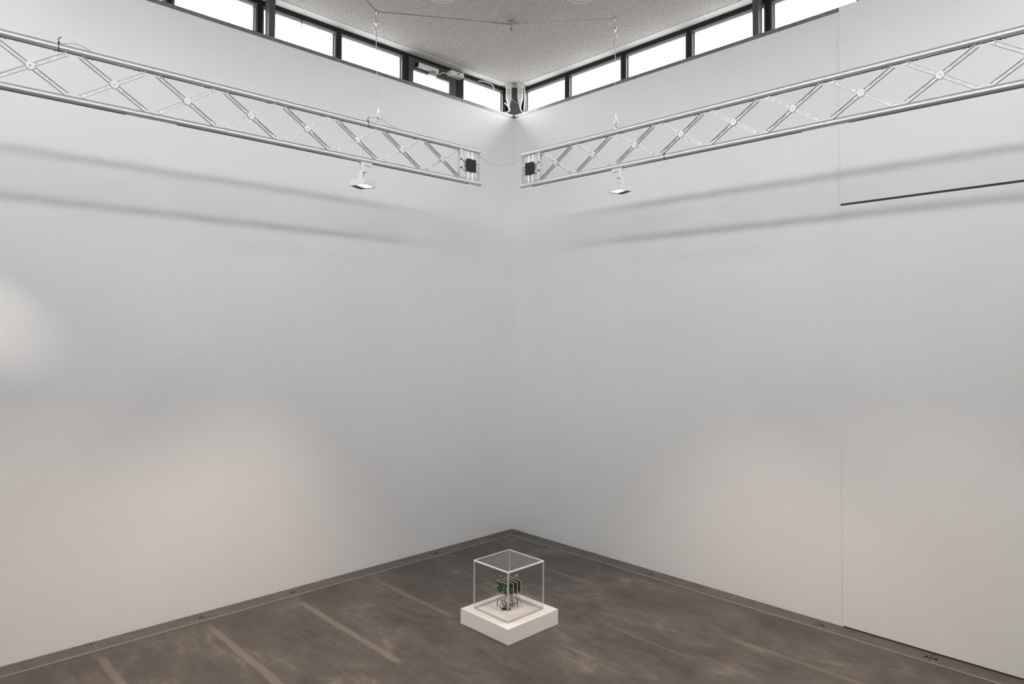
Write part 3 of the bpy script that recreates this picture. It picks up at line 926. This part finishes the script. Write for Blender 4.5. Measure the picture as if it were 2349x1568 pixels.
# ------------------------------------------------------------------ circuit board sculpture
sc = empty('circuit_board_sculpture', (2.4, -2.385, PZ))
tag(sc, 'stack of four green circuit boards on black wire legs inside the display case', 'sculpture')
SO = Vector((2.4, -2.385, PZ))
ys = (-2.465, -2.41, -2.356, -2.302)
xr = ((2.311, 2.478), (2.309, 2.492), (2.305, 2.496), (2.323, 2.493))
rnd = random.Random(3)
for i, (y, (x0, x1)) in enumerate(zip(ys, xr)):
    zt, zb = 0.42 - PZ, 0.302 - PZ
    yy = y - SO.y
    bd = MB().box((x0 - SO.x, yy - 0.0015, zb), (x1 - SO.x, yy + 0.0015, zt)).build('circuit_board', 'pcb', sc)
    ed = MB()
    ed.box((x0 - SO.x - 0.001, yy - 0.003, zt - 0.002), (x1 - SO.x + 0.001, yy + 0.003, zt + 0.003))
    ed.box((x1 - SO.x - 0.001, yy - 0.003, zb), (x1 - SO.x + 0.003, yy + 0.003, zt))
    ed.build('board_edge', 'pcb_edge', bd)
    # components on the visible face
    for k in range(17):
        w_, h_ = rnd.uniform(0.006, 0.026), rnd.uniform(0.006, 0.024)
        px = rnd.uniform(x0 + 0.006, x1 - 0.036) - SO.x
        pz = rnd.uniform(zb + 0.006, zt - 0.034)
        mt = rnd.choice(('chip', 'chip', 'chip', 'pcb_edge', 'pin', 'cream', 'pcb', 'pcb'))
        if i == 0 and k == 0:
            mt, px, pz, w_, h_ = 'chip_red', 2.352 - SO.x, zb + 0.05, 0.016, 0.02
        MB().box((px, yy - 0.0015 - rnd.uniform(0.003, 0.008), pz), (px + w_, yy - 0.0012, pz + h_)).build('component', mt, bd)
    # silver pins continuing into black wire legs
    nl = 8
    for k in range(nl):
        px = x0 + 0.012 + (x1 - x0 - 0.024) * k / (nl - 1) - SO.x
        l1 = zb - rnd.uniform(0.04, 0.075)
        MB().tube([(px, yy, zb + 0.01), (px + rnd.uniform(-0.002, 0.002), yy, l1)], 0.0026, 6).build('pin', 'pin', bd)
        ex, ey = px + rnd.uniform(-0.03, 0.03), yy + rnd.uniform(-0.02, 0.02)
        pts = [(px, yy, l1 + 0.012), (px + rnd.uniform(-0.004, 0.004), yy, l1 - 0.015), ((px + ex) / 2 + rnd.uniform(-0.014, 0.014), (yy + ey) / 2, rnd.uniform(0.03, 0.06)), (ex, ey, 0.003)]
        MB().tube(spline(pts, 6), 0.0017, 6).build('wire_leg', 'black', bd)
    # horizontal sagging loops between the legs
    for k in range(2):
        a_, c_ = rnd.uniform(x0, x0 + 0.06) - SO.x, rnd.uniform(x1 - 0.08, x1 + 0.01) - SO.x
        pts = [(a_, yy, 0.075), (a_ + 0.01, yy - 0.01, 0.03), ((a_ + c_) / 2, yy + rnd.uniform(-0.02, 0.02), 0.01), (c_ - 0.01, yy, 0.03), (c_, yy, 0.08)]
        MB().tube(spline(pts, 6), 0.0016, 6).build('wire_loop', 'black', bd)
# dark coil ends on the base
for (x, y, q) in ((2.412, -2.462, 0.02), (2.452, -2.44, 0.016)):
    MB().torus((x - SO.x, y - SO.y, 0.008), (0, 0, 1), q, 0.006, 20, 8).build('wire_coil', 'black', sc)
# coloured wires
for pts in ([(2.42, -2.47, 0.37), (2.40, -2.44, 0.43), (2.43, -2.41, 0.455), (2.47, -2.38, 0.44)],
            [(2.455, -2.474, 0.36), (2.452, -2.476, 0.30), (2.458, -2.47, 0.24), (2.49, -2.45, 0.20)],
            [(2.46, -2.42, 0.37), (2.49, -2.42, 0.345), (2.508, -2.41, 0.32), (2.51, -2.4, 0.22)]):
    MB().tube(spline([Vector(p) - SO for p in pts], 8), 0.0016, 6).build('salmon_wire', 'red_wire', sc)
for pts in ([(2.425, -2.472, 0.385), (2.43, -2.48, 0.36), (2.424, -2.478, 0.33), (2.437, -2.48, 0.3), (2.44, -2.474, 0.25)],
            [(2.46, -2.472, 0.39), (2.473, -2.478, 0.36), (2.48, -2.475, 0.31)]):
    MB().tube(spline([Vector(p) - SO for p in pts], 8), 0.003, 6).build('pale_wire', 'pin', sc)
# antenna wires with pale tips
for (base, tip, mt, rr) in (((2.306, -2.463, 0.37), (2.262, -2.463, 0.446), 'red_wire', 0.0035), ((2.318, -2.41, 0.41), (2.309, -2.41, 0.445), 'cream', 0.0055),
                            ((2.42, -2.302, 0.415), (2.41, -2.302, 0.449), 'cream', 0.006), ((2.44, -2.302, 0.415), (2.437, -2.302, 0.462), 'cream', 0.0075), ((2.432, -2.3, 0.415), (2.431, -2.3, 0.448), 'cream', 0.005)):
    p, q = Vector(base) - SO, Vector(tip) - SO
    an = MB().tube([p, (p + q) / 2 + Vector((0.003, 0, 0)), q], 0.0012, 6).build('antenna_wire', 'black', sc)
    MB().cyl(q - Vector((0, 0, rr * 1.3)), q + Vector((0, 0, rr * 1.6)), rr * 0.7, 8, rr).build('tip', mt, an)
